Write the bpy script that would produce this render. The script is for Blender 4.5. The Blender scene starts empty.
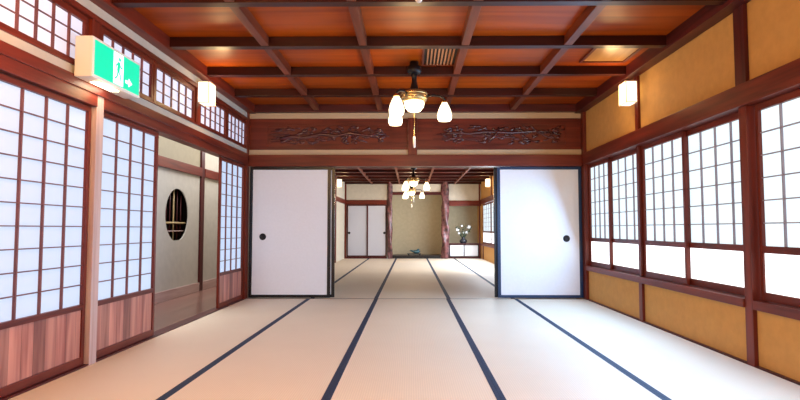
import bpy, bmesh, math, random
from mathutils import Vector, Matrix
random.seed(7)
PI = math.pi
sc = bpy.context.scene
col = sc.collection

# ------------------------------------------------------------------ materials
def mat(name):
    m = bpy.data.materials.new(name); m.use_nodes = True
    nt = m.node_tree
    return m, nt, nt.nodes['Principled BSDF']

def plain(name, c, rough=0.6, metal=0.0, emit=None, es=0.0, spec=0.5, noise=0.0, nscale=20):
    m, nt, b = mat(name)
    b.inputs['Base Color'].default_value = (*c, 1)
    b.inputs['Roughness'].default_value = rough
    b.inputs['Metallic'].default_value = metal
    b.inputs['Specular IOR Level'].default_value = spec
    if emit:
        b.inputs['Emission Color'].default_value = (*emit, 1)
        b.inputs['Emission Strength'].default_value = es
    if noise:
        tc = nt.nodes.new('ShaderNodeTexCoord'); n = nt.nodes.new('ShaderNodeTexNoise')
        n.inputs['Scale'].default_value = nscale; n.inputs['Detail'].default_value = 5
        r = nt.nodes.new('ShaderNodeValToRGB')
        r.color_ramp.elements[0].position = 0.3; r.color_ramp.elements[1].position = 0.7
        r.color_ramp.elements[0].color = (*[x * (1 - noise) for x in c], 1)
        r.color_ramp.elements[1].color = (*[min(1, x * (1 + noise)) for x in c], 1)
        nt.links.new(tc.outputs['Object'], n.inputs['Vector'])
        nt.links.new(n.outputs['Fac'], r.inputs['Fac'])
        nt.links.new(r.outputs['Color'], b.inputs['Base Color'])
        bp = nt.nodes.new('ShaderNodeBump'); bp.inputs['Strength'].default_value = 0.15
        bp.inputs['Distance'].default_value = 0.01
        nt.links.new(n.outputs['Fac'], bp.inputs['Height']); nt.links.new(bp.outputs['Normal'], b.inputs['Normal'])
    return m

def wood(name, c1, c2, axis='Z', rough=0.4, scale=1.0, plank=None, contrast=1.0, spec=0.5):
    """grain runs along axis; plank = (axis, width) gives boards of slightly different tone"""
    m, nt, b = mat(name)
    L = nt.links.new; N = nt.nodes.new
    tc = N('ShaderNodeTexCoord'); mp = N('ShaderNodeMapping')
    s = {'X': (1.2, 18, 18), 'Y': (18, 1.2, 18), 'Z': (18, 18, 1.2)}[axis]
    mp.inputs['Scale'].default_value = [v * scale for v in s]
    L(tc.outputs['Object'], mp.inputs['Vector'])
    n = N('ShaderNodeTexNoise'); n.inputs['Scale'].default_value = 1.0
    n.inputs['Detail'].default_value = 6; n.inputs['Distortion'].default_value = 0.6
    L(mp.outputs['Vector'], n.inputs['Vector'])
    r = N('ShaderNodeValToRGB')
    r.color_ramp.elements[0].position = 0.5 - 0.22 / contrast; r.color_ramp.elements[1].position = 0.5 + 0.22 / contrast
    r.color_ramp.elements[0].color = (*c1, 1); r.color_ramp.elements[1].color = (*c2, 1)
    L(n.outputs['Fac'], r.inputs['Fac'])
    out = r.outputs['Color']
    if plank:
        sep = N('ShaderNodeSeparateXYZ'); L(tc.outputs['Object'], sep.inputs[0])
        d = N('ShaderNodeMath'); d.operation = 'DIVIDE'; d.inputs[1].default_value = plank[1]
        L(sep.outputs[plank[0]], d.inputs[0])
        f = N('ShaderNodeMath'); f.operation = 'FLOOR'; L(d.outputs[0], f.inputs[0])
        w = N('ShaderNodeTexWhiteNoise'); w.noise_dimensions = '1D'; L(f.outputs[0], w.inputs['W'])
        mr = N('ShaderNodeMapRange'); mr.inputs['To Min'].default_value = 0.72; mr.inputs['To Max'].default_value = 1.25
        L(w.outputs['Value'], mr.inputs['Value'])
        fr = N('ShaderNodeMath'); fr.operation = 'FRACT'; L(d.outputs[0], fr.inputs[0])
        gt = N('ShaderNodeMath'); gt.operation = 'GREATER_THAN'; gt.inputs[1].default_value = 0.035
        L(fr.outputs[0], gt.inputs[0])
        ml = N('ShaderNodeMath'); ml.operation = 'MULTIPLY_ADD'; ml.inputs[1].default_value = 0.55; ml.inputs[2].default_value = 0.45
        L(gt.outputs[0], ml.inputs[0])
        m2 = N('ShaderNodeMath'); m2.operation = 'MULTIPLY'; L(mr.outputs[0], m2.inputs[0]); L(ml.outputs[0], m2.inputs[1])
        mx = N('ShaderNodeVectorMath'); mx.operation = 'SCALE'; L(out, mx.inputs[0]); L(m2.outputs[0], mx.inputs['Scale'])
        out = mx.outputs[0]
    L(out, b.inputs['Base Color'])
    b.inputs['Roughness'].default_value = rough
    b.inputs['Specular IOR Level'].default_value = spec
    bp = N('ShaderNodeBump'); bp.inputs['Strength'].default_value = 0.12; bp.inputs['Distance'].default_value = 0.004
    L(n.outputs['Fac'], bp.inputs['Height']); L(bp.outputs['Normal'], b.inputs['Normal'])
    return m

RED1, RED2 = (.075, .0080, .0040), (.19, .026, .0115)
W = {a: wood('red_wood_' + a, RED1, RED2, a, 0.40, spec=.32) for a in 'XYZ'}
WD = {a: wood('dark_wood_' + a, (.035, .005, .006), (.10, .014, .013), a, 0.40, spec=.3) for a in 'XYZ'}
WP = {a: wood('pale_wood_' + a, (.40, .235, .20), (.60, .43, .38), a, 0.45) for a in 'XYZ'}
LAT = wood('lattice_wood', (.10, .028, .03), (.20, .06, .055), 'Z', 0.5)
LATR = wood('window_lattice_glare', (.22, .20, .26), (.32, .29, .36), 'Z', 0.5)  # grey-blue tone is window glare put into the wood colour
KOSHI = wood('cedar_boards', (.24, .062, .046), (.52, .215, .15), 'Z', 0.45, 0.8, plank=(0, .105), contrast=1.3)
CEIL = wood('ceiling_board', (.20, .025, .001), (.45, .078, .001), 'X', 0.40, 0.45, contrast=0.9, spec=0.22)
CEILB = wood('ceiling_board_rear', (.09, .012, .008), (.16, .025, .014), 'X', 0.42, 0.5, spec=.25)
BEAMT = wood('cross_beam_wood', (.020, .003, .002), (.05, .007, .004), 'X', 0.36, spec=.28)
BEAML = wood('long_beam_wood', (.085, .016, .008), (.20, .045, .018), 'Y', 0.42, spec=.28)
CORR = wood('corridor_boards', (.20, .10, .075), (.32, .17, .13), 'Y', 0.22, 0.7, plank=(0, .12))
OCHRE = plain('ochre_plaster', (.56, .285, .075), 0.85, noise=.06, nscale=14)
BEIGE = plain('beige_plaster', (.60, .53, .42), 0.9, noise=.05, nscale=10)
GREYB = plain('grey_beige_plaster', (.50, .46, .39), 0.9, noise=.05, nscale=10)
OLIVE = plain('olive_plaster', (.52, .44, .30), 0.9, noise=.06, nscale=10)
CREAM = plain('cream_strip', (.52, .37, .225), 0.7, noise=.03)
GREYS = plain('grey_strip', (.47, .42, .355), 0.75, noise=.03)
FUS = plain('sliding_door_paper', (.78, .77, .80), 0.75, noise=.015, nscale=30)
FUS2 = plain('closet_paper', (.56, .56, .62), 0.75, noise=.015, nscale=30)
BLACK_REFL = plain('black_lacquer_blue_reflection', (.010, .030, .085), 0.3)  # black lacquer with the blue reflection of the windows put into its colour
BLACK = plain('black_lacquer', (.006, .006, .009), 0.25)
IRON = plain('dark_iron', (.012, .010, .012), 0.35, 0.4)
HERI = plain('navy_border_cloth', (.010, .022, .062), 0.7, spec=.35, noise=.3, nscale=60)
PAPER_L = plain('shoji_paper', (.30, .31, .33), 0.9, emit=(.56, .71, .96), es=.66)  # daylight behind the screens is put into the paper as emission
PAPER_T = plain('transom_paper', (.5, .5, .53), 0.9, emit=(.70, .73, .95), es=.55)  # paper given its own glow for the light coming through it
PAPER_R = plain('window_paper', (.22, .22, .22), 0.9, emit=(.76, .92, 1.0), es=.98)  # emission stands in for daylight passing through the window paper
GLASS_R = plain('window_pane_glass', (.6, .6, .6), 0.12, emit=(.92, .97, 1.0), es=1.6)  # pane glows by itself to stand for the bright outdoors
LANT = plain('lantern_paper', (.8, .7, .5), 0.8, emit=(1.0, .84, .52), es=2.4)
SHADE = plain('opal_glass_lit', (.9, .85, .7), 0.3, emit=(1.0, .84, .52), es=2.6)
BRONZE = plain('bronze', (.46, .30, .13), 0.3, 0.8)
BRASS = plain('brass_trim', (.75, .52, .22), 0.25, 1.0)
WHITEP = plain('white_plastic', (.78, .74, .68), 0.45)
SIGNG = plain('sign_green', (.004, .22, .12), 0.3, emit=(.004, .76, .42), es=.92)
SIGNW = plain('sign_white', (.8, .8, .8), 0.3, emit=(.90, 1.0, .95), es=1.2)
SIGNL = plain('sign_down_light', (.9, .9, .8), 0.3, emit=(1.0, .9, .65), es=16)
HATCH = wood('hatch_board', (.42, .17, .035), (.62, .30, .08), 'Y', 0.28, 0.6)
SLAT = plain('vent_slat_wood', (.42, .17, .07), 0.45)
DARKV = plain('vent_dark', (.015, .008, .006), 0.8)
CARVE = wood('carved_wood', (.035, .007, .008), (.13, .026, .024), 'X', 0.22, 2.0, spec=.8)
SHADOWW = plain('openwork_dark', (.055, .010, .009), 0.6)
LOGW = plain('gnarled_log', (.14, .05, .05), 0.35, noise=.85, nscale=9)
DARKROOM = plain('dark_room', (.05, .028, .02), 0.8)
BAMBOO = plain('bamboo', (.50, .36, .16), 0.4, noise=.2, nscale=8)
CERAM = plain('dark_ceramic', (.02, .022, .03), 0.25, noise=.3, nscale=30)
TEAL = plain('teal_glaze', (.05, .12, .14), 0.25, noise=.3, nscale=25)
PETAL = plain('white_petal', (.85, .85, .85), 0.6)
LEAF = plain('dark_leaf', (.03, .06, .03), 0.5, noise=.3, nscale=15)
STONE = plain('black_base', (.02, .02, .025), 0.4)

def tatami():
    m, nt, b = mat('woven_rush')
    L = nt.links.new; N = nt.nodes.new
    tc = N('ShaderNodeTexCoord'); sep = N('ShaderNodeSeparateXYZ'); L(tc.outputs['Object'], sep.inputs[0])
    wv = N('ShaderNodeTexWave'); wv.wave_type = 'BANDS'; wv.bands_direction = 'X'
    wv.inputs['Scale'].default_value = 22; wv.inputs['Distortion'].default_value = .15
    L(tc.outputs['Object'], wv.inputs['Vector'])
    n = N('ShaderNodeTexNoise'); n.inputs['Scale'].default_value = 1.1; n.inputs['Detail'].default_value = 4
    L(tc.outputs['Object'], n.inputs['Vector'])
    r = N('ShaderNodeValToRGB'); r.color_ramp.elements[0].position = .3; r.color_ramp.elements[1].position = .7
    r.color_ramp.elements[0].color = (.73, .61, .47, 1); r.color_ramp.elements[1].color = (.77, .655, .51, 1)
    L(n.outputs['Fac'], r.inputs['Fac'])
    mr = N('ShaderNodeMapRange'); mr.inputs['To Min'].default_value = .93; mr.inputs['To Max'].default_value = 1.03
    L(wv.outputs['Fac'], mr.inputs['Value'])
    mx = N('ShaderNodeVectorMath'); mx.operation = 'SCALE'; L(r.outputs['Color'], mx.inputs[0]); L(mr.outputs[0], mx.inputs['Scale'])
    L(mx.outputs[0], b.inputs['Base Color'])
    b.inputs['Roughness'].default_value = .55
    b.inputs['Specular IOR Level'].default_value = .35
    bp = N('ShaderNodeBump'); bp.inputs['Strength'].default_value = .25; bp.inputs['Distance'].default_value = .003
    L(wv.outputs['Fac'], bp.inputs['Height']); L(bp.outputs['Normal'], b.inputs['Normal'])
    return m
TATAMI = tatami()

# ------------------------------------------------------------------ mesh helpers
class MB:
    def __init__(s): s.bm = bmesh.new()
    def box(s, x0, x1, y0, y1, z0, z1, bev=0.0):
        bm = bmesh.new()
        v = [bm.verts.new((x, y, z)) for x in (x0, x1) for y in (y0, y1) for z in (z0, z1)]
        for f in ((0,1,3,2), (4,6,7,5), (0,4,5,1), (2,3,7,6), (0,2,6,4), (1,5,7,3)):
            bm.faces.new([v[i] for i in f])
        bmesh.ops.recalc_face_normals(bm, faces=bm.faces)
        if bev:
            bmesh.ops.bevel(bm, geom=list(bm.edges), offset=bev, segments=2, profile=.7, affect='EDGES')
        s._add(bm); return s
    def _add(s, bm, M=None):
        me = bpy.data.meshes.new('tmp')
        if M is not None: bm.transform(M)
        bm.to_mesh(me); bm.free(); s.bm.from_mesh(me); bpy.data.meshes.remove(me)
    def lathe(s, prof, seg=24, M=None, smooth=True, cx=0, cy=0):
        bm = bmesh.new(); rings = []
        for r, z in prof:
            if r < 1e-5: rings.append([bm.verts.new((cx, cy, z))])
            else: rings.append([bm.verts.new((cx + r*math.cos(2*PI*i/seg), cy + r*math.sin(2*PI*i/seg), z)) for i in range(seg)])
        for a, b in zip(rings, rings[1:]):
            for i in range(seg):
                j = (i+1) % seg
                if len(a) == 1 and len(b) == 1: continue
                if len(a) == 1: f = bm.faces.new((a[0], b[j], b[i]))
                elif len(b) == 1: f = bm.faces.new((a[i], a[j], b[0]))
                else: f = bm.faces.new((a[i], a[j], b[j], b[i]))
                f.smooth = smooth
        bmesh.ops.recalc_face_normals(bm, faces=bm.faces)
        s._add(bm, M); return s
    def tube(s, pts, rad, seg=10, closed=True):
        pts = [Vector(p) for p in pts]
        if not isinstance(rad, (list, tuple)): rad = [rad]*len(pts)
        bm = bmesh.new(); rings = []
        up = Vector((0.13, 0.21, 1)).normalized()
        for i, p in enumerate(pts):
            t = (pts[min(i+1, len(pts)-1)] - pts[max(i-1, 0)]).normalized()
            u = t.cross(up)
            if u.length < 1e-3: u = t.cross(Vector((1, 0, 0)))
            u.normalize(); w = t.cross(u)
            rings.append([bm.verts.new(p + rad[i]*(math.cos(2*PI*k/seg)*u + math.sin(2*PI*k/seg)*w)) for k in range(seg)])
        for a, b in zip(rings, rings[1:]):
            for k in range(seg):
                f = bm.faces.new((a[k], a[(k+1)%seg], b[(k+1)%seg], b[k])); f.smooth = True
        bm.faces.new(rings[0]); bm.faces.new(rings[-1])
        bmesh.ops.recalc_face_normals(bm, faces=bm.faces)
        s._add(bm); return s
    def blob(s, c, r, M=None, sub=2, jit=0.0):
        bm = bmesh.new(); bmesh.ops.create_icosphere(bm, subdivisions=sub, radius=1)
        for v in bm.verts:
            k = 1 + random.uniform(-jit, jit)
            v.co = Vector((v.co.x*r[0]*k, v.co.y*r[1]*k, v.co.z*r[2]*k))
        for f in bm.faces: f.smooth = True
        if M is not None: bm.transform(M)
        bm.transform(Matrix.Translation(c))
        s._add(bm); return s
    def prism(s, pts, axis, d0, d1):
        """polygon pts (u,v) extruded along axis from d0 to d1"""
        bm = bmesh.new()
        def P(u, v, d): return {'X': (d, u, v), 'Y': (u, d, v), 'Z': (u, v, d)}[axis]
        a = [bm.verts.new(P(u, v, d0)) for u, v in pts]; b = [bm.verts.new(P(u, v, d1)) for u, v in pts]
        bm.faces.new(a); bm.faces.new(b)
        n = len(pts)
        for i in range(n): bm.faces.new((a[i], a[(i+1)%n], b[(i+1)%n], b[i]))
        bmesh.ops.recalc_face_normals(bm, faces=bm.faces)
        s._add(bm); return s
    def build(s, name, m, parent=None, loc=None, rz=0):
        me = bpy.data.meshes.new(name); s.bm.to_mesh(me); s.bm.free()
        me.materials.append(m)
        o = bpy.data.objects.new(name, me); col.objects.link(o)
        if parent: o.parent = parent
        if loc: o.location = loc
        if rz: o.rotation_euler = (0, 0, rz)
        return o

def thing(name, label, cat, loc=(0, 0, 0), rz=0, group=None):
    o = bpy.data.objects.new(name, None); col.objects.link(o)
    o.location = loc; o.rotation_euler = (0, 0, rz)
    o.empty_display_size = .1
    o['label'] = label; o['category'] = cat
    if group: o['group'] = group
    return o

def dup(root, loc, rz=0, label=None, group=None):
    r = root.copy(); col.objects.link(r); r.location = loc; r.rotation_euler = (0, 0, rz)
    if label: r['label'] = label
    if group: r['group'] = group
    for ch in [c for c in bpy.data.objects if c.parent == root]:
        c = ch.copy(); col.objects.link(c); c.parent = r
        for g in [k for k in bpy.data.objects if k.parent == ch]:
            d = g.copy(); col.objects.link(d); d.parent = c
    return r

def struct(name, mb, m, cat=None, label=None):
    o = mb.build(name, m); o['kind'] = 'structure'
    if label: o['label'] = label; o['category'] = cat
    return o
_tn = [0]
def trim(m, x0, x1, y0, y1, z0, z1, label, bev=.004, cat='beam'):
    _tn[0] += 1
    return struct('trim_%d' % _tn[0], MB().box(x0, x1, y0, y1, z0, z1, bev), m, cat, label)

# ------------------------------------------------------------------ dimensions
XL, XR = -2.33, 2.44
YB = 7.60                      # dividing lintel between the two rooms
YN = -2.4                      # behind the camera
YF = 18.5                      # far wall
XL2, XR2 = -2.22, 2.34
ZP2, ZB2 = 2.55, 2.47         # rear room
ZP, ZB = 2.755, 2.662            # ceiling boards, underside of beams

# ------------------------------------------------------------------ floor
struct('floor', MB().box(XL-.05, XR+.1, YN, YF, -.09, -.031), WD['Y'], 'floor', 'wooden subfloor under the straw mats')
struct('floor_corridor', MB().box(-3.46, XL-.06, 1.0, 13.2, -.09, -.012), CORR, 'floor', 'polished brown board floor of the side corridor')
xs = [XL+.012, -1.44, -.49, .52, 1.47, XR-.002]
names = ['along the paper screen wall', 'second from the paper screens', 'running down the middle of the', 'second from the windows', 'along the window wall']
for (y0, y1, room, xx) in ((YN+.01, YB-.02, 'front', xs), (YB+.0, YF-.62, 'rear', [XL2+.005, -1.40, -.495, .53, 1.44, XR2-.005])):
    for i in range(5):
        lab = {0: 'long straw mat strip of the %s room lying against the paper screen side' % room,
               1: 'long straw mat strip of the %s room, second from the paper screen side' % room,
               2: 'middle straw mat strip of the %s room between two navy borders' % room,
               3: 'long straw mat strip of the %s room, second from the window side' % room,
               4: 'long straw mat strip of the %s room lying below the windows' % room}[i]
        a, b = xx[i]+.0008, xx[i+1]-.0008
        t = thing('tatami_mat', lab, 'straw mat', ((a+b)/2, (y0+y1)/2, 0), 0, 'straw mats of the %s room' % room)
        w, l = (b-a)/2, (y1-y0)/2
        hw = .027
        MB().box(-w+(hw if i > 0 else 0), w-(hw if i < 4 else 0), -l, l, -.03, 0).build('mat_surface', TATAMI, t)
        if i > 0: MB().box(-w, -w+hw, -l, l, -.03, .0012).build('border', HERI, t)
        if i < 4: MB().box(w-hw, w, -l, l, -.03, .0012).build('border', HERI, t)

# ------------------------------------------------------------------ ceilings
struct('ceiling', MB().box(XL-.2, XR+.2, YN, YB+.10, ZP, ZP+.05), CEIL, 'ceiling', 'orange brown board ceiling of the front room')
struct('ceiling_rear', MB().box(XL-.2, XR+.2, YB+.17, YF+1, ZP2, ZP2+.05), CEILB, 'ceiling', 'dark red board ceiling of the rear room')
LX = (-1.348, -.442, .50, 1.443)
TY = (1.16, 2.08, 2.98, 3.88, 4.84, 5.755, 6.67)
for y in TY:
    trim(BEAMT, XL, XR, y, y+.085, ZB, ZP, 'dark cross beam of the front coffered ceiling')
for x in LX:
    ys = [YN] + list(TY) + [YB]
    _tn[0] += 1
    mb = MB()
    for a, b in zip(ys, ys[1:]):
        mb.box(x-.036, x+.036, (a+.0851 if a > YN else a), b-.0001, ZB+.004, ZP, .004)
    struct('trim_%d' % _tn[0], mb, BEAML, 'beam', 'long ceiling batten running towards the rear room')
for k in range(11):
    y = YB+.9+.93*k
    trim(BEAMT, XL2, XR2, y, y+.075, ZB2+.01, ZP2, 'dark cross beam of the rear ceiling')
for x in (-1.30, -.38, .55, 1.45):
    trim(BEAML, x-.025, x+.025, YB+.2, YF, ZB2, ZP2, 'long ceiling batten of the rear room')

# ceiling edge beams
trim(W['Y'], XL-.02, XL+.10, YN, YB, 2.635, ZP, 'red edge beam between screen wall and ceiling')
trim(WD['Y'], XR-.10, XR+.02, YN, YB, 2.63, ZP, 'dark edge beam between window wall and ceiling')
trim(WD['X'], XL, XR, YB-.07, YB+.02, 2.645, ZP, 'dark edge beam above the carved panels')

# ------------------------------------------------------------------ shoji builder
def shoji(label, group, width, z0, z1, cols, rows, low, kind, paper, lat, fm, loc, rz, mid=None, topr=.04, vb=.012, hb=.007, cat='paper screen', name='shoji_screen', low_m=None):
    """local: x along width, room side is -y, thickness .03.  low = height of the lower panel zone"""
    t = thing(name, label, cat, loc, rz, group)
    st = .034; T = .030; H = z1-z0
    fz = fm
    MB().box(0, st, -T/2, T/2, 0, H, .003).build('stile', fz['Z'], t)
    MB().box(width-st, width, -T/2, T/2, 0, H, .003).build('stile', fz['Z'], t)
    g = .0004
    MB().box(st+g, width-st-g, -T/2, T/2, H-topr, H, .003).build('top_rail', fz['X'], t)
    if low:
        br = .055 if kind != 'window' else .06
        mr = .038 if kind != 'window' else .05
        MB().box(st+g, width-st-g, -T/2, T/2, 0, br, .003).build('bottom_rail', fz['X'], t)
        MB().box(st+g, width-st-g, -T/2, T/2, low, low+mr, .003).build('middle_rail', fz['X'], t)
        if kind == 'window':
            MB().box(st+g, width-st-g, -.002, .004, br+g, low-g).build('glass_pane', GLASS_R, t)
        else:
            MB().box(st+g, width-st-g, -.004, .006, br+g, low-g).build('skirting_board', low_m or KOSHI, t)
        pz0 = low+mr
    else:
        MB().box(st+g, width-st-g, -T/2, T/2, 0, .04, .003).build('bottom_rail', fz['X'], t)
        pz0 = .04
    pz1 = H-topr; px0, px1 = st, width-st
    MB().box(px0+g, px1-g, .009, .011, pz0+g, pz1-g).build('paper', paper, t)
    mb = MB()
    for i in range(1, cols):
        x = px0+(px1-px0)*i/cols
        mb.box(x-vb/2, x+vb/2, -.008, .0085, pz0, pz1)
    for j in range(1, rows):
        z = pz0+(pz1-pz0)*j/rows
        mb.box(px0, px1, -.005, .0083, z-hb/2, z+hb/2)
    mb.build('lattice', lat, t)
    return t

RZL, RZR = PI/2, -PI/2         # wall planes: screen wall faces +X, window wall faces -X
# rz=+90: local x -> +Y, local -y -> +X  (room side of the screen wall)
# rz=-90: local x -> -Y, local -y -> -X  (room side of the window wall)
gl = 'tall paper screens of the corridor wall'
xs1 = XL-.035
shoji('tall paper screen before the corridor pillar, under the exit sign', gl, .93, .012, 1.875, 4, 10, .39, 'screen', PAPER_L, LAT, W, (xs1, 2.945, .012), RZL)
shoji('tall paper screen closing the near side of the corridor opening', gl, .93, .012, 1.875, 4, 10, .39, 'screen', PAPER_L, LAT, W, (xs1, 3.995, .012), RZL)
shoji('tall paper screen in the corner next to the white sliding door', gl, .93, .012, 1.875, 4, 10, .39, 'screen', PAPER_L, LAT, W, (xs1, 6.565, .012), RZL)

# transom screens above
gt = 'small transom screens above the paper screens'
tl = [(2.925, .87, 'small latticed transom above the first screen, just before the exit sign'),
      (3.955, .83, 'small latticed transom directly behind the exit sign'),
      (4.815, .91, 'small latticed transom ending at the wall lantern post'),
      (5.86, .86, 'small latticed transom just past the glowing wall lantern'),
      (6.765, .80, 'small latticed transom in the corner by the carved panel')]
for y, w, lab in tl:
    shoji(lab, gt, w, 2.125, 2.515, 5, 3, 0, 'transom', PAPER_T, LAT, W, (XL-.03, y, 2.125), RZL, topr=.045, vb=.012, hb=.006, cat='transom screen', name='transom_screen')

# ------------------------------------------------------------------ screen wall structure
PIL = 'pillar'
trim(WP['Z'], XL-.10, XL+.012, 3.885, 3.975, -.02, 2.09, 'pale square pillar between the first two paper screens', cat=PIL)
trim(W['Z'], XL-.09, XL+.0, 3.815, 3.94, 2.121, 2.635, 'short red post behind the exit sign', cat=PIL)
trim(W['Z'], XL-.12, XL+.01, 7.505, 7.64, -.02, 2.64, 'red corner post beside the white sliding door', cat=PIL)
trim(W['Z'], XL-.10, XL+.01, 2.76, 2.88, -.02, 2.64, 'red pillar at the near end of the screens', cat=PIL)
trim(W['Z'], XL-.09, XL+.0, 5.735, 5.845, 2.121, 2.635, 'short red post carrying the lantern on the screen wall', cat=PIL)
for y in (4.80, 6.742):
    trim(W['Z'], XL-.06, XL-.012, y-.008, y+.008, 2.121, 2.52, 'slim post between two transom screens', cat=PIL, bev=.001)
trim(W['Y'], XL-.10, XL+.018, 2.88, 3.884, 1.88, 2.04, 'red lintel over the first paper screen')
trim(W['Y'], XL-.10, XL+.018, 3.976, 7.505, 1.88, 2.04, 'red lintel over the corridor opening')
trim(W['Y'], XL-.10, XL+.03, 2.88, 7.505, 1.965, 2.04, 'projecting rail on the red lintel')
trim(GREYS, XL-.05, XL+.004, 2.88, 7.505, 2.041, 2.108, 'grey plaster strip under the transom screens', bev=0)
trim(W['Y'], XL-.07, XL+.014, 2.88, 7.505, 2.109, 2.124, 'thin red rail under the transom screens', bev=.002)
trim(W['Y'], XL-.07, XL+.008, 2.88, 7.505, 2.517, 2.56, 'thin red rail over the transom screens', bev=.002)
trim(GREYS, XL-.05, XL+.002, 2.88, 7.505, 2.561, 2.634, 'grey plaster strip under the ceiling edge', bev=0)
trim(WD['Y'], XL-.105, XL+.01, 2.88, 7.505, -.03, .010, 'dark wooden sill under the paper screens', bev=.001)
struct('wall_left', MB().box(XL-.12, XL-.005, YN, 2.76, -.03, ZP), BEIGE, 'wall', 'plaster wall at the near end of the screen side')

# corridor behind the screen wall
XC = -3.42
def wall_with_round(x, y0, y1, z0, z1, cy, cz, r, flat):
    """outer wall face with a round opening cut flat at its base, at plane x, depth .12"""
    bm = bmesh.new(); n = 64
    circ = []
    for i in range(n):
        a = 2*PI*i/n
        circ.append((cy+r*math.cos(a), max(cz+r*math.sin(a), flat)))
    rect = []
    for i in range(n):
        a = 2*PI*i/n; c, s = math.cos(a), math.sin(a)
        ty = ((y1-cy)/c if c > 0 else (y0-cy)/c) if abs(c) > 1e-6 else 1e9
        tz = ((z1-cz)/s if s > 0 else (z0-cz)/s) if abs(s) > 1e-6 else 1e9
        k = min(ty, tz); rect.append((cy+k*c, cz+k*s))
    for (cx_, cy_) in ((y0, z0), (y0, z1), (y1, z0), (y1, z1)):     # snap nearest to the corners
        j = min(range(n), key=lambda q: (rect[q][0]-cx_)**2+(rect[q][1]-cy_)**2); rect[j] = (cx_, cy_)
    A = [bm.verts.new((x, u, v)) for u, v in circ]; B = [bm.verts.new((x, u, v)) for u, v in rect]
    C = [bm.verts.new((x-.015, u, v)) for u, v in circ]
    for i in range(n):
        j = (i+1) % n
        bm.faces.new((A[i], A[j], B[j], B[i])); f = bm.faces.new((A[i], C[i], C[j], A[j])); f.smooth = True
    bmesh.ops.recalc_face_normals(bm, faces=bm.faces)
    mb = MB(); mb._add(bm); return mb
CYW, CZW, CRW, CFL = 7.80, 1.185, .385, .815
struct('wall_corridor', wall_with_round(XC, 1.0, 8.60, -.03, 1.90, CYW, CZW, CRW, CFL), GREYB, 'wall', 'grey plaster corridor wall with a round lattice window')
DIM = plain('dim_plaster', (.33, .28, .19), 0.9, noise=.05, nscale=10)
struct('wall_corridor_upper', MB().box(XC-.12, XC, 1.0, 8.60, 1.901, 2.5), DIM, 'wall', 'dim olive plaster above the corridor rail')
struct('wall_corridor_far', MB().box(XC-.12, XC, 8.74, 13.2, -.03, 2.5), GREYB, 'wall', 'beige plaster corridor wall past the dark post')
struct('wall_corridor_end', MB().box(XC, XL-.2, 13.1, 13.2, -.03, 2.5), BEIGE, 'wall', 'plaster end wall of the corridor')
struct('wall_corridor_near', MB().box(XC, XL-.12, .95, 1.0, -.03, 2.5), BEIGE, 'wall', 'plaster near end wall of the corridor')
struct('ceiling_corridor', MB().box(XC-.12, XL-.13, 1.0, 13.2, 2.5, 2.55), WD['Y'], 'ceiling', 'dark board ceiling of the corridor')
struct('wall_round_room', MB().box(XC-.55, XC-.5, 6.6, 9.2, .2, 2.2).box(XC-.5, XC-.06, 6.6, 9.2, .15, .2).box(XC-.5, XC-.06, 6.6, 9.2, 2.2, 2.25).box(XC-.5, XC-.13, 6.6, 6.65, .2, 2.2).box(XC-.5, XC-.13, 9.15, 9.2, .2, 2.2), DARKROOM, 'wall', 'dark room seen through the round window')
trim(WD['Z'], XC-.12, XC+.03, 8.605, 8.735, -.03, 2.5, 'dark corridor post past the round window', cat=PIL)
trim(W['Y'], XC+.001, XC+.04, 1.0, 8.60, 1.83, 1.97, 'red rail along the corridor wall above the round window')
trim(W['Y'], XC+.001, XC+.04, 8.74, 13.1, 1.83, 1.97, 'red rail on the corridor wall past the dark post')
struct('baseboard_corridor', MB().box(XC+.001, XC+.03, 1.0, 8.60, -.012, .125, .003), WP['Y'], 'baseboard', 'wooden baseboard under the round window')
struct('baseboard_corridor_far', MB().box(XC+.001, XC+.03, 8.74, 13.1, -.012, .125, .003), WP['Y'], 'baseboard', 'wooden baseboard past the dark post')
# round window lattice
t = thing('round_window', 'round corridor window with dark bars and a pale crossbar', 'window', (XC-.06, CYW, CZW))
for dy in (-.24, -.12, .0, .12, .24):
    h = math.sqrt(max(0, CRW**2-dy**2))
    MB().tube([(0, dy, max(-h, CFL-CZW)+.002), (0, dy, h-.004)], .008 if dy else .011, 8).build('bar', BAMBOO if dy == 0 else WD['Z'], t)
MB().tube([(.014, -CRW*.955, -.115), (.014, CRW*.955, -.115)], .014, 10).build('crossbar', BAMBOO, t)
MB().tube([(.014, -CRW*.80, -.235), (.014, CRW*.80, -.235)], .008, 8).build('crossbar', WP['Y'], t)

# partition behind the fusuma line, left of the rear room, continuing the corridor side
struct('wall_rear_left', MB().box(XL2-.08, XL2, YB+.30, YF+.5, -.03, ZP), BEIGE, 'wall', 'pale side wall of the rear room')
trim(W['Y'], XL2+.001, XL2+.03, YB+.30, YF-.02, 1.81, 1.95, 'red rail on the pale side wall of the rear room')
trim(W['Z'], XL2+.001, XL2+.035, 15.55, 15.67, 0, 2.64, 'red post on the pale side wall of the rear room', cat=PIL)

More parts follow.
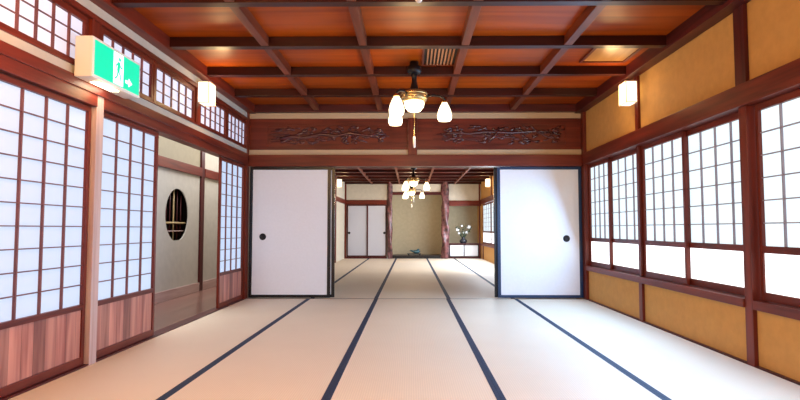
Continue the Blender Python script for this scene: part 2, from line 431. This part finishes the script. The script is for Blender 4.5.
# ------------------------------------------------------------------ window wall
XW = XR+.062                    # window plane
struct('wall_right', MB().box(XR+.03, XR+.12, 2.05, YB, 2.04, ZP), OCHRE, 'wall', 'ochre plaster wall above the windows')
struct('wall_right_lower', MB().box(XR+.03, XR+.12, 2.05, YB, -.03, .405), OCHRE, 'wall', 'ochre plaster wall below the window sill')
struct('wall_right_near', MB().box(XR+.03, XR+.12, YN, 2.05, -.03, ZP), OCHRE, 'wall', 'ochre plaster wall at the near end of the windows')
trim(W['Z'], XR, XR+.11, 3.88, 3.97, -.02, 1.879, 'red pillar between the two window bays', cat=PIL)
trim(WD['Z'], XR, XR+.029, 3.87, 4.0, 2.041, 2.63, 'dark post on the ochre wall above the pillar', cat=PIL)
trim(W['Z'], XR+.02, XR+.11, 5.775, 5.835, .475, 1.879, 'slim red post between two window pairs', cat=PIL)
trim(W['Z'], XR+.0, XR+.029, 5.72, 5.80, -.02, .404, 'short stud under the window sill', cat=PIL)
trim(W['Z'], XR+.0, XR+.029, 5.72, 5.80, 2.041, 2.63, 'short post carrying the lantern on the ochre wall', cat=PIL)
trim(W['Z'], XR-.01, XR+.12, 7.50, 7.64, -.02, 2.64, 'red corner post at the far end of the windows', cat=PIL)
trim(W['Z'], XR, XR+.12, 1.95, 2.05, -.02, 1.879, 'red pillar at the near end of the windows', cat=PIL)
trim(W['Y'], XR-.03, XR+.11, 1.95, 7.50, 1.88, 2.04, 'heavy red lintel beam over the windows')
trim(W['Y'], XR-.012, XR+.11, 1.95, 3.859, .408, .472, 'red window sill of the near bay')
trim(W['Y'], XR-.012, XR+.11, 3.971, 7.50, .408, .472, 'red window sill of the long bay')
struct('baseboard_right', MB().box(XR+.004, XR+.029, 2.05, 7.50, -.03, .010), WD['Y'], 'baseboard', 'thin dark strip where window wall meets the mats')
gw = 'sliding paper windows with a clear lower pane'
wl = [(7.495, .765, 0, 'sliding paper window nearest the corner by the white sliding door'),
      (6.79, .94, .034, 'second sliding paper window from the white sliding door'),
      (5.765, .89, 0, 'third sliding paper window, just past the slim red post'),
      (4.93, .955, .034, 'fourth sliding paper window, ending at the heavy red pillar'),
      (3.855, .93, 0, 'sliding paper window on the near side of the heavy red pillar')]
for y, w, dx, lab in wl:
    shoji(lab, gw, w, .475, 1.878, 4, 6, .335, 'window', PAPER_R, LATR, W, (XW+dx, y, .475), RZR, topr=.05, vb=.009, hb=.008, cat='window', name='paper_window')
# a fixed jamb closes the near bay outside the frame
struct('wall_right_bay', MB().box(XR+.04, XR+.12, 2.05, 2.92, .475, 1.879), OCHRE, 'wall', 'ochre plaster beside the near window')

# ------------------------------------------------------------------ dividing wall: lintel, carved panels, sliding doors
trim(W['X'], XL+.012, XR-.012, YB-.04, YB+.16, 1.872, 2.035, 'deep red lintel between the two rooms')
trim(CREAM, XL+.012, -.045, YB+.0, YB+.08, 2.036, 2.112, 'cream strip under the carved panel on the screen side', bev=0)
trim(CREAM, .09, XR-.012, YB+.0, YB+.08, 2.036, 2.112, 'cream strip under the carved panel on the window side', bev=0)
trim(CREAM, XL+.012, XR-.012, YB+.0, YB+.08, 2.565, 2.644, 'cream strip above the carved panels', bev=0)
trim(W['Z'], -.043, .088, YB-.03, YB+.09, 2.036, 2.564, 'red post between the two carved panels', cat=PIL)

def carved(label, x0, x1, cx0, cx1, kind):
    cx = (x0+x1)/2
    t = thing('carved_transom', label, 'carved panel', (cx, YB+.03, 2.113), 0, 'carved wooden transom panels')
    w = (x1-x0)/2; H = .451
    a, b = cx0-cx, cx1-cx; za, zb = .075, .36
    # board with a long opening
    mb = MB()
    mb.box(-w, a, -.012, .03, 0, H).box(b, w, -.012, .03, 0, H).box(a, b, -.012, .03, 0, za).box(a, b, -.012, .03, zb, H)
    mb.build('board', W['X'], t)
    MB().box(a, b, .0, .028, za, zb).build('back_board', W['X'], t)
    c = MB()
    rnd = random.Random(3 if kind == 'pine' else 5)
    L = b-a; zm = (za+zb)/2
    def br(x, z, y=-.004): return (a+x*L, y, za+z*(zb-za))
    if kind == 'pine':
        # drifting streaks at one end, a gnarled branch, leaf pads and clouds
        for k in range(6):
            z = .15+.13*k; x = .01+rnd.uniform(0, .05)
            c.tube([br(x, z), br(x+.05, z+.02), br(x+.13+rnd.uniform(0, .05), z-.02)], [.004, .010, .004], 6)
        pts = [br(.10, .28), br(.2, .42), br(.3, .36), br(.42, .55), br(.55, .45), br(.66, .6), br(.8, .46), br(.95, .55)]
        c.tube(pts, [.028, .03, .026, .028, .022, .024, .018, .008], 8)
        c.tube([br(.42, .55), br(.47, .8), br(.5, .92)], [.018, .014, .006], 8)
        c.tube([br(.66, .6), br(.72, .3), br(.8, .12)], [.018, .012, .006], 8)
        c.tube([br(.3, .36), br(.33, .15), br(.4, .06)], [.018, .012, .006], 8)
    else:
        # bridge of flat planks, leaning pole, roof like pads, branch and leaves
        c.box(br(.07, 0)[0], br(.36, 0)[0], -.014, .006, za+.22*(zb-za), za+.36*(zb-za), .004)
        c.box(br(.42, 0)[0], br(.62, 0)[0], -.018, .006, za+.34*(zb-za), za+.48*(zb-za), .004)
        c.box(br(.30, 0)[0], br(.44, 0)[0], -.012, .006, za+.42*(zb-za), za+.50*(zb-za), .004)
        c.tube([br(.42, .10, -.02), br(.47, .45, -.02), br(.50, .86, -.02)], .014, 8)
        c.tube([br(.03, .52), br(.15, .6), br(.28, .56), br(.4, .66), br(.6, .6), br(.78, .68), br(.97, .55)], [.006, .02, .022, .02, .024, .018, .006], 8)
        c.tube([br(.78, .68), br(.86, .4), br(.96, .22)], [.018, .012, .005], 8)
        for k in range(5):
            x = .84+.03*k; z = rnd.uniform(.2, .9)
            c.tube([br(x, z, -.016), br(x+.035, z+.06, -.02)], [.004, .010], 6)
    for k in range(120):
        x = rnd.uniform(.08, .97); z = rnd.uniform(.06, .94)
        dens = abs(z-.5) < .42-.1*math.sin(x*17)
        if not dens: continue
        ang = rnd.uniform(-.6, .6)
        c.blob(br(x, z, rnd.uniform(-.012, .0)), (rnd.uniform(.025, .055), .014, rnd.uniform(.010, .022)), Matrix.Rotation(ang, 4, 'Y'), 2, .12)
    for k in range(14):     # curling ripples
        x = rnd.uniform(.1, .92); z = rnd.uniform(.12, .8); r = rnd.uniform(.02, .035)
        p = br(x, z, -.012)
        c.tube([(p[0]+r*(1-i/14)*math.cos(i*.55), p[1], p[2]+r*(1-i/14)*math.sin(i*.55)) for i in range(12)], [.007]*6+[.006, .005, .005, .004, .004, .003], 6)
    c.build('carving', CARVE, t)
    return t
carved('carved openwork panel above the lintel on the paper screen side', XL+.012, -.045, -2.06, -.27, 'pine')
carved('carved openwork panel above the lintel on the window side', .09, XR-.012, .31, 2.21, 'bridge')

def fusuma(name, label, x0, x1, y, z0, z1, hx, hz, side, st=.045, group=None, fr=BLACK, pap=FUS, hr=.048, cat='sliding door', T=.024, rail=.04):
    t = thing(name, label, cat, ((x0+x1)/2, y, z0), 0, group)
    w = (x1-x0)/2; H = z1-z0
    MB().box(-w, -w+st, -T/2, T/2, 0, H, .003).build('stile', fr, t)
    MB().box(w-st, w, -T/2, T/2, 0, H, .003).build('stile', fr, t)
    MB().box(-w+st+.0004, w-st-.0004, -T/2, T/2, 0, rail, .003).build('rail', fr, t)
    MB().box(-w+st+.0004, w-st-.0004, -T/2, T/2, H-rail, H, .003).build('rail', fr, t)
    p = MB().box(-w+st+.0004, w-st-.0004, -T/2+.004, T/2-.004, rail+.0004, H-rail-.0004).build('panel', pap, t)
    if hx is not None:
        M = Matrix.Translation((hx-(x0+x1)/2, -T/2+.004, hz-z0)) @ Matrix.Rotation(PI/2, 4, 'X')
        q = MB().lathe([(0, .0005), (hr*.72, .0005), (hr*.78, .006), (hr, .006), (hr, -.0005)], 28, M).build('pull', IRON, t)
    return t
gf = 'large white sliding doors of the dividing wall'
fusuma('sliding_door', 'large white sliding door with black frame, next to the paper screens', -2.305, -1.145, YB+.02, .012, 1.866, -2.11, .87, 0, group=gf)
fusuma('sliding_door', 'large white sliding door with black frame, next to the windows', 1.225, 2.425, YB+.02, .012, 1.866, 2.20, .845, 0, group=gf, fr=BLACK_REFL)
fusuma('sliding_door', 'second white door behind the one by the screens, black edge showing', -2.255, -1.090, YB+.06, .012, 1.866, None, 0, 0, group=gf)
fusuma('sliding_door', 'second white door behind the one by the windows, black edge showing', 1.185, 2.385, YB+.06, .012, 1.866, None, 0, 0, group=gf)
trim(WD['X'], XL+.012, XR-.012, YB-.018, YB-.002, -.03, .0025, 'thin wooden threshold strip between the two rooms', bev=0)

# closing pieces either side of the rear room
struct('wall_rear_right_upper', MB().box(XR2, XR2+.1, YB+.30, YF+.5, 1.96, ZP), OCHRE, 'wall', 'ochre plaster above the rear windows')
struct('wall_rear_right_lower', MB().box(XR2, XR2+.1, YB+.30, YF+.5, -.03, .50), OCHRE, 'wall', 'ochre plaster under the rear windows')
struct('wall_rear_jamb', MB().box(XR2, XR+.2, YB+.17, YB+.29, -.03, ZP), OCHRE, 'wall', 'return wall behind the sliding doors on the window side')
struct('wall_rear_jamb_screen', MB().box(XL-.2, XL2, YB+.17, YB+.29, -.03, ZP), BEIGE, 'wall', 'return wall behind the sliding doors on the screen side')

# ------------------------------------------------------------------ rear room: windows
trim(W['Y'], XR2-.03, XR2-.001, YB+.30, YF-.02, 1.79, 1.95, 'red lintel over the rear windows')
trim(W['Y'], XR2-.03, XR2-.001, YB+.30, YF-.02, .44, .50, 'red sill under the rear windows')
for y in (10.2, 13.6, 17.35):
    trim(W['Z'], XR2-.025, XR2-.001, y-.05, y+.05, 0, .438, 'short stud under the rear window sill', cat=PIL)
trim(W['Z'], XR2-.025, XR2-.001, 15.45, 15.57, 1.952, 2.64, 'post on the ochre wall of the rear room', cat=PIL)
gr = 'sliding paper windows of the rear room'
rl = ['rear room window nearest the flower alcove', 'rear room window second from the flower alcove', 'rear room window third from the flower alcove']
yy = 17.62
for k in range(3):
    shoji(rl[k], gr, 1.75, .502, 1.788, 4, 6, .36, 'window', PAPER_R, LATR, W, (XR2+.03, yy-k*1.80, .502), RZR, topr=.05, vb=.012, hb=.007, cat='window', name='paper_window')
struct('wall_rear_right_fill', MB().box(XR2, XR2+.1, YB+.30, yy-5.41, .50, 1.96), OCHRE, 'wall', 'ochre plaster beside the rear windows')
struct('wall_rear_right_corner', MB().box(XR2, XR2+.1, yy+.005, YF+.5, .50, 1.96), OCHRE, 'wall', 'ochre plaster between rear window and alcove')

# ------------------------------------------------------------------ rear room: far wall
FZ = YF-.62                     # front of the alcoves
def far(x): return x
struct('wall_back', MB().box(XL2, XR2, YF+.40, YF+.5, -.03, ZP), OLIVE, 'wall', 'olive plaster back wall of the alcoves')
struct('wall_back_upper', MB().box(XL2+.005, -.80, FZ, FZ+.08, 1.95, ZP), BEIGE, 'wall', 'beige plaster above the far sliding doors')
struct('wall_back_alcove', MB().box(1.26, XR2, FZ, FZ+.08, 1.93, ZP), BEIGE, 'wall', 'beige plaster above the flower alcove')
struct('wall_back_tokonoma', MB().box(-.62, 1.02, FZ, FZ+.08, 2.22, ZP), BEIGE, 'wall', 'beige plaster strip above the display alcove')
trim(WD['X'], -.62, 1.02, FZ-.02, FZ+.08, 2.12, 2.219, 'dark lintel of the display alcove')
trim(W['X'], XL2+.005, -.80, FZ-.02, FZ+.08, 1.80, 1.949, 'red lintel above the far sliding doors')
trim(W['X'], 1.26, XR2, FZ-.02, FZ+.08, 1.75, 1.929, 'red lintel above the flower alcove')
trim(WD['X'], XL2+.005, -.80, FZ-.02, FZ+.08, -.03, .055, 'dark sill under the far sliding doors')
trim(BLACK, -.62, 1.02, FZ, FZ+.08, -.03, .105, 'black front rail of the display alcove')
struct('floor_alcove', MB().box(-.62, 1.02, FZ+.081, YF+.40, .03, .10), plain('alcove_floor', (.10, .06, .045), .3), 'floor', 'raised dark floor of the display alcove')
trim(W['Z'], XL2+.002, XL2+.06, FZ-.04, FZ-.021, 0, 2.64, 'red corner post beside the far sliding doors', cat=PIL)
trim(W['Z'], XR2-.08, XR2-.031, FZ-.03, FZ-.021, 0, 2.64, 'red corner post beside the flower alcove', cat=PIL)
struct('wall_back_divider', MB().box(1.10, 1.18, FZ+.10, YF+.40, 0, 2.6), OLIVE, 'wall', 'plaster cheek between the two alcoves')
struct('wall_back_divider_near', MB().box(-.78, -.70, FZ+.10, YF+.40, 0, 2.6), OLIVE, 'wall', 'plaster cheek beside the far sliding doors')
def log_pillar(x, r, seed, label):
    rnd = random.Random(seed); n = 46
    bm = bmesh.new(); seg = 18; rings = []
    for i in range(n):
        z = 2.66*i/(n-1)
        ring = []
        for k in range(seg):
            a = 2*PI*k/seg
            rr = r*(.74+.16*math.sin(3*a+z*5+seed)+.10*math.sin(z*9+a*2)+rnd.uniform(-.07, .07))
            ring.append(bm.verts.new((x+rr*math.cos(a), FZ-.02+.08+rr*math.sin(a)-.08, z)))
        rings.append(ring)
    for a, b in zip(rings, rings[1:]):
        for k in range(seg):
            f = bm.faces.new((a[k], a[(k+1)%seg], b[(k+1)%seg], b[k])); f.smooth = True
    bm.faces.new(rings[0]); bm.faces.new(rings[-1])
    bmesh.ops.recalc_face_normals(bm, faces=bm.faces)
    mb = MB(); mb._add(bm); _tn[0] += 1
    return struct('trim_%d' % _tn[0], mb, LOGW, PIL, label)
log_pillar(-.705, .10, 2, 'slim gnarled log pillar between sliding doors and display alcove')
log_pillar(1.14, .155, 5, 'thick gnarled log pillar between display alcove and flowers')

gc = 'white sliding doors of the far closet'
fusuma('closet_door', 'white closet door on the far wall, beside the pale side wall', -2.15, -1.445, FZ+.06, .057, 1.795, -2.07, .85, 0, st=.04, group=gc, hr=.04, fr=WD['Z'], pap=FUS2)
fusuma('closet_door', 'white closet door on the far wall, beside the gnarled log', -1.475, -.815, FZ+.03, .057, 1.795, -.89, .85, 0, st=.04, group=gc, hr=.04, fr=WD['Z'], pap=FUS2)
# low cupboard in the flower alcove
t = thing('low_cupboard', 'low alcove cupboard with two white doors under the flower vase', 'cupboard', (1.75, FZ+.05, .0))
MB().box(-.49, .535, -.03, .40, .462, .50, .004).build('top', WD['X'], t)
MB().box(-.49, .535, .02, .38, .0, .06).build('base', WD['X'], t)
MB().box(-.49, -.465, .0, .38, .061, .461).build('side_panel', WD['Z'], t)
MB().box(.51, .535, .0, .38, .061, .461).build('side_panel', WD['Z'], t)
for a, b, hx, y in ((-.464, .03, -.40, .02), (.02, .509, .44, .045)):
    d = MB().box(a, b, y-.008, y+.008, .062, .46, .002).build('door', FUS, t)
    MB().box(a, a+.022, y-.012, y-.008, .062, .46).box(b-.022, b, y-.012, y-.008, .062, .46).box(a, b, y-.012, y-.008, .062, .08).box(a, b, y-.012, y-.008, .442, .46).build('door_frame', BLACK, d)
# vase with flowers
t = thing('flower_vase', 'dark vase of white flowers on the low alcove cupboard', 'vase of flowers', (1.76, FZ+.19, .50))
MB().lathe([(0, 0), (.09, 0), (.10, .01), (.13, .06), (.12, .11), (.07, .15), (.06, .19), (.08, .21), (.07, .205), (.05, .18), (0, .17)], 24).build('vase', CERAM, t)
rnd = random.Random(11)
flowers = [(-.19, .46, .06), (.19, .55, .065), (.02, .36, .04), (-.05, .58, .035), (.11, .36, .045), (-.14, .34, .04)]
for x, z, r in flowers:
    y = rnd.uniform(-.06, .06)
    s = MB().tube([(x*.08, 0, .18), (x*.45, y*.5, z*.6), (x, y, z)], [.007, .006, .004], 6).build('stem', LEAF, t)
    f = MB()
    for k in range(9):
        a = 2*PI*k/9
        f.blob((x+r*.6*math.cos(a), y-.01, z+r*.6*math.sin(a)), (r*.5, r*.22, r*.28), Matrix.Rotation(-a, 4, 'Y'), 1)
    f.blob((x, y-.015, z), (r*.4, r*.3, r*.4), None, 1)
    f.build('blossom', PETAL, s)
lv = MB()
for k in range(26):
    a = rnd.uniform(0, 2*PI); x = rnd.uniform(-.26, .26); z = .22+rnd.uniform(0, .38)
    lv.blob((x*(.5+z), rnd.uniform(-.07, .07), z), (.05, .008, .018), Matrix.Rotation(rnd.uniform(-1.4, 1.4), 4, 'Y') @ Matrix.Rotation(a, 4, 'X'), 1)
for k in range(7):
    x = -.27+.09*k; z = .62+.12*math.sin(k*2.2)
    lv.tube([(x*.1, 0, .18), (x*.6, 0, z*.55), (x, 0, z)], [.006, .005, .002], 5)
lv.build('foliage', LEAF, t)
# ornament in the display alcove
t = thing('ornament', 'small teal glazed ornament on a black stand in the display alcove', 'ornament', (.14, FZ+.30, .10))
MB().box(-.27, .20, -.12, .12, .03, .055, .006).box(-.25, -.20, -.1, .1, 0, .03).box(.13, .18, -.1, .1, 0, .03).build('stand', STONE, t)
MB().blob((.04, 0, .115), (.13, .09, .062), None, 3, .03).blob((.10, -.01, .17), (.05, .045, .045), None, 2, .02).tube([(-.06, 0, .12), (-.14, 0, .15), (-.19, 0, .145)], [.04, .025, .006], 8).build('figure', TEAL, t)

# ------------------------------------------------------------------ exit sign
def exit_sign():
    x0 = XL+.031; D = .125
    t = thing('exit_sign', 'lit green exit sign box with white running figure above the screens', 'exit sign', (x0, 3.575, 2.02))
    Lh, H = .64, .285
    b = MB().box(0, D, 0, Lh, 0, H, .012)
    b.box(-.028, 0, .1, Lh-.1, .10, .24)
    b.build('housing', WHITEP, t)
    f = MB().box(D+.0005, D+.004, .022, Lh-.022, .022, H-.022).build('green_face', SIGNG, t)
    xf0, xf1 = D+.0045, D+.006
    yc = .315
    def R(y0, y1, z0, z1): return (xf0, xf1, y0, y1, z0, z1)
    # white doorway
    MB().box(*R(yc-.066, yc+.066, .026, H-.026)).build('white_doorway', SIGNW, f)
    # green running figure in front of the doorway
    g = MB()
    X0, X1 = xf1+.0002, xf1+.0012
    def seg(p, q, w):
        d = Vector((q[0]-p[0], q[1]-p[1])); n = Vector((-d.y, d.x)).normalized()*w/2
        g.prism([(p[0]+n.x, p[1]+n.y), (p[0]-n.x, p[1]-n.y), (q[0]-n.x, q[1]-n.y), (q[0]+n.x, q[1]+n.y)], 'X', X0, X1)
    g.prism([(yc+.012+.015*math.cos(2*PI*k/16), .218+.015*math.sin(2*PI*k/16)) for k in range(16)], 'X', X0, X1)
    seg((yc+.006, .197), (yc-.006, .125), .034)
    seg((yc+.004, .19), (yc+.036, .155), .012); seg((yc+.036, .155), (yc+.050, .172), .011)
    seg((yc+.0, .19), (yc-.034, .165), .012); seg((yc-.034, .165), (yc-.040, .135), .011)
    seg((yc-.002, .13), (yc+.026, .095), .015); seg((yc+.026, .095), (yc+.020, .05), .013)
    seg((yc-.008, .13), (yc-.018, .085), .015); seg((yc-.018, .085), (yc-.048, .062), .013)
    g.build('running_figure', SIGNG, f)
    # white arrow
    a = MB()
    a.prism([(yc+.100, .068), (yc+.100, .092), (yc+.145, .092), (yc+.145, .112), (yc+.195, .080), (yc+.145, .048), (yc+.145, .068)], 'X', xf0, xf1)
    a.build('arrow', SIGNW, f)
    MB().box(.03, .09, .14, .40, -.003, -.0005).build('down_light', SIGNL, t)
    return t
exit_sign()

# ------------------------------------------------------------------ wall lanterns
def lantern(label, loc, rz, first=None):
    if first: return dup(first, loc, rz, label)
    t = thing('wall_lantern', label, 'wall lamp', loc, rz, 'square paper wall lanterns')
    # local: wall at y=0, body towards -y, centred on x
    w, d, h = .100, .125, .235
    MB().box(-.035, .035, -.02, 0, .02, .215, .003).build('back_plate', W['Z'], t)
    MB().box(-w+.006, w-.006, -.02-d+.006, -.026, .006, h-.006).build('paper_shade', LANT, t)
    fr = MB()
    for sx in (-w, w-.008):
        for sy in (-.02-d, -.028): fr.box(sx, sx+.008, sy, sy+.008, 0, h)
    for z in (0, h-.008):
        fr.box(-w, w, -.02-d, -.02-d+.008, z, z+.008).box(-w, w, -.028, -.02, z, z+.008)
        fr.box(-w, -w+.008, -.02-d, -.02, z, z+.008).box(w-.008, w, -.02-d, -.02, z, z+.008)
    fr.box(-.002, .002, -.0215-d, -.0195-d, 0, h)
    fr.build('frame', WP['Z'], t)
    return t
l1 = lantern('glowing square lantern on the short post of the paper screen wall', (XL+.002, 5.79, 2.345), PI/2)
lantern('glowing square lantern on the ochre wall above the windows', (XR-.002, 5.76, 2.33), -PI/2, l1)
lantern('small glowing lantern on the pale side wall of the rear room', (XL2+.037, 15.6, 2.20), PI/2, l1)
lantern('small glowing lantern on the ochre wall of the rear room', (XR2-.027, 15.5, 2.20), -PI/2, l1)

# ------------------------------------------------------------------ chandeliers
def chandelier(label, loc):
    t = thing('chandelier', label, 'ceiling lamp', loc, 0, 'bronze ceiling lamps with glass shades')
    # local z = 0 at the ceiling board
    MB().lathe([(0, .0), (.045, .0), (.047, -.05), (.074, -.055), (.078, -.105), (.060, -.13), (.0, -.13)], 28).build('canopy', IRON, t)
    MB().lathe([(.030, -.131), (.034, -.15), (.026, -.17), (.028, -.22), (.045, -.29), (.052, -.315), (0, -.316)], 24).build('stem', IRON, t)
    MB().lathe([(.0, -.317), (.10, -.318), (.135, -.33), (.14, -.35), (.14, -.40), (.125, -.425), (.115, -.43), (0, -.43)], 36).build('housing', BRONZE, t)
    MB().lathe([(.1405, -.345), (.148, -.352), (.1405, -.358)], 36).lathe([(.1405, -.395), (.146, -.402), (.1375, -.408)], 36).build('trim_ring', BRASS, t)
    MB().lathe([(.105, -.4305), (.108, -.45), (.098, -.49), (.065, -.53), (0, -.548)], 32).build('glass_bowl', SHADE, t)
    for ang in (3, 236, 130):
        a = math.radians(ang); c, s = math.cos(a), math.sin(a)
        pts = [(.135*c, .135*s, -.37), (.20*c, .20*s, -.355), (.27*c, .27*s, -.365), (.315*c, .315*s, -.39), (.322*c, .322*s, -.41)]
        arm = MB().tube(pts, .012, 10).build('arm', IRON, t)
        MB().lathe([(0, -.408), (.018, -.41), (.034, -.432), (.034, -.44), (0, -.44)], 20, cx=.322*c, cy=.322*s).build('socket_cup', BRASS, arm)
        MB().lathe([(.028, -.4405), (.045, -.47), (.066, -.52), (.078, -.57), (.076, -.605), (.064, -.630), (.0, -.625)], 24, cx=.322*c, cy=.322*s).build('lamp_shade', SHADE, arm)
    p = MB().tube([(.0, -.02, -.5485), (0, -.02, -.80)], .0035, 6).build('pull_cord', BRASS, t)
    MB().lathe([(0, -.80), (.010, -.802), (.013, -.82), (.013, -.915), (.008, -.922), (0, -.922)], 14, cy=-.02).build('pull_handle', WHITEP, p)
    return t
c1 = chandelier('bronze ceiling lamp with glowing glass shades in the front room', (.035, 5.60, ZP-.001))
dup(c1, (.03, 1.99, ZP-.001), 0, 'ceiling lamp overhead in the front room, only its pull handle showing')
dup(c1, (.06, 12.9, ZP2-.001), 0, 'nearer of two glowing ceiling lamps in the rear room')
dup(c1, (.02, 16.4, ZP2-.001), 0, 'farther ceiling lamp in the rear room, close to the display alcove')

# ------------------------------------------------------------------ vent and hatch in the ceiling
t = thing('ceiling_vent', 'slatted wooden vent in the coffer above the bronze ceiling lamp', 'vent', (.30, 5.31, ZP))
vw, vl = .165, .36
MB().box(-vw-.02, -vw, -vl, vl, -.02, -.001).box(vw, vw+.02, -vl, vl, -.02, -.001).box(-vw, vw, -vl, -vl+.02, -.02, -.001).box(-vw, vw, vl-.02, vl, -.02, -.001).build('frame', BEAML, t)
MB().box(-vw, vw, -vl+.02, vl-.02, -.004, -.0015).build('backing', DARKV, t)
for k in range(8):
    x = -vw+.038+k*(2*vw-.076)/7
    MB().box(x-.008, x+.008, -vl+.0205, vl-.0205, -.018, -.0045).build('slat', SLAT, t)
t = thing('ceiling_hatch', 'amber access panel in the corner coffer above the window lantern', 'hatch', (2.02, 5.32, ZP))
MB().box(-.24, .24, -.28, -.25, -.02, -.001).box(-.24, .24, .25, .28, -.02, -.001).box(-.24, -.21, -.25, .25, -.02, -.001).box(.21, .24, -.25, .25, -.02, -.001).build('frame', W['Y'], t)
MB().box(-.2095, .2095, -.2495, .2495, -.010, -.001).build('panel', HATCH, t)

# ------------------------------------------------------------------ room end behind the camera
struct('wall_near', MB().box(XL-.2, XR+.2, YN-.1, YN, -.09, ZP), BEIGE, 'wall', 'plaster wall behind the viewpoint')

# ------------------------------------------------------------------ lights
def area(name, loc, rot, sx, sy, e, c):
    l = bpy.data.lights.new(name, 'AREA'); l.shape = 'RECTANGLE'; l.size = sx; l.size_y = sy; l.energy = e; l.color = c
    o = bpy.data.objects.new(name, l); col.objects.link(o); o.location = loc; o.rotation_euler = rot; return o
def point(name, loc, e, c, r=.05):
    l = bpy.data.lights.new(name, 'POINT'); l.energy = e; l.color = c; l.shadow_soft_size = r
    o = bpy.data.objects.new(name, l); col.objects.link(o); o.location = loc; return o
area('fill_behind_camera', (0, -2.2, 1.5), (math.radians(90), 0, 0), 4.2, 2.0, 45, (1.0, .88, .76))  # added fill light behind the camera, no daylight opening there
BL = (.35, .63, 1.0)
TL = math.radians(72)
area('window_daylight', (XR-.19, 6.3, 1.15), (0, TL, 0), 1.0, 2.0, 46, BL)
area('window_daylight', (XR-.19, 4.85, 1.15), (0, TL, 0), 1.0, 1.7, 48, BL)
area('window_daylight', (XR-.19, 2.4, 1.15), (0, TL, 0), 1.0, 2.6, 66, BL)
area('rear_window_daylight', (XR2-.19, 14.9, 1.2), (0, TL, 0), 1.0, 5.2, 200, (.75, .87, 1.0))
point('warm_fill', (-1.55, 2.3, 2.25), 66, (1.0, .53, .18), .15)  # added warm fill for the mats on the screen side, no fixture
for x, y, z, e in ((XL+.25, 5.79, 2.42, 8), (XR-.25, 5.76, 2.42, 8), (XL+.11, 3.83, 1.975, 1.2), (XL2+.28, 15.6, 2.3, 4), (XR2-.28, 15.5, 2.3, 4)):  # third entry is the exit sign's down light, the others are lanterns
    point('lantern_sign_glow', (x, y, z), e, (1.0, .68, .32), .06)
area('corridor_fill', (-2.9, 6.5, 2.47), (0, 0, 0), .7, 9.0, 95, (.96, .97, 1.0))  # fill added under the closed corridor ceiling to brighten the corridor
point('corridor_rail_spot', (-2.95, 9.0, 2.25), 2.5, (1.0, .75, .42), .06)  # unseen light without fixture, added for the bright spot on the rail
for (x, y, e) in ((.03, 5.62, 15), (.03, 1.95, 58)):
    point("chandelier_glow", (x, y, 1.98), e, (1.0, .66, .32), .12)
for y in (12.9, 16.4):
    point('chandelier_glow_rear', (.05, y, 1.85), 26, (1.0, .74, .45), .12)

w = bpy.data.worlds.new('sky'); sc.world = w; w.use_nodes = True
w.node_tree.nodes['Background'].inputs[0].default_value = (.85, .92, 1, 1)
w.node_tree.nodes['Background'].inputs[1].default_value = 1.0

# ------------------------------------------------------------------ camera
cam = bpy.data.cameras.new('camera'); co = bpy.data.objects.new('camera', cam); col.objects.link(co)
F = 535.0
cam.sensor_width = 36; cam.lens = F/800*36
yaw = math.radians(.55)
cam.shift_x = -(11-F*math.tan(yaw))/800
pitch = math.atan(29/F)
co.location = (0, 0, .98)
co.rotation_euler = (math.radians(90)+pitch, 0, yaw)
cam.clip_start = .02
sc.camera = co
sc.view_settings.view_transform = 'Standard'
sc.view_settings.look = 'None'
sc.view_settings.exposure = 0.18
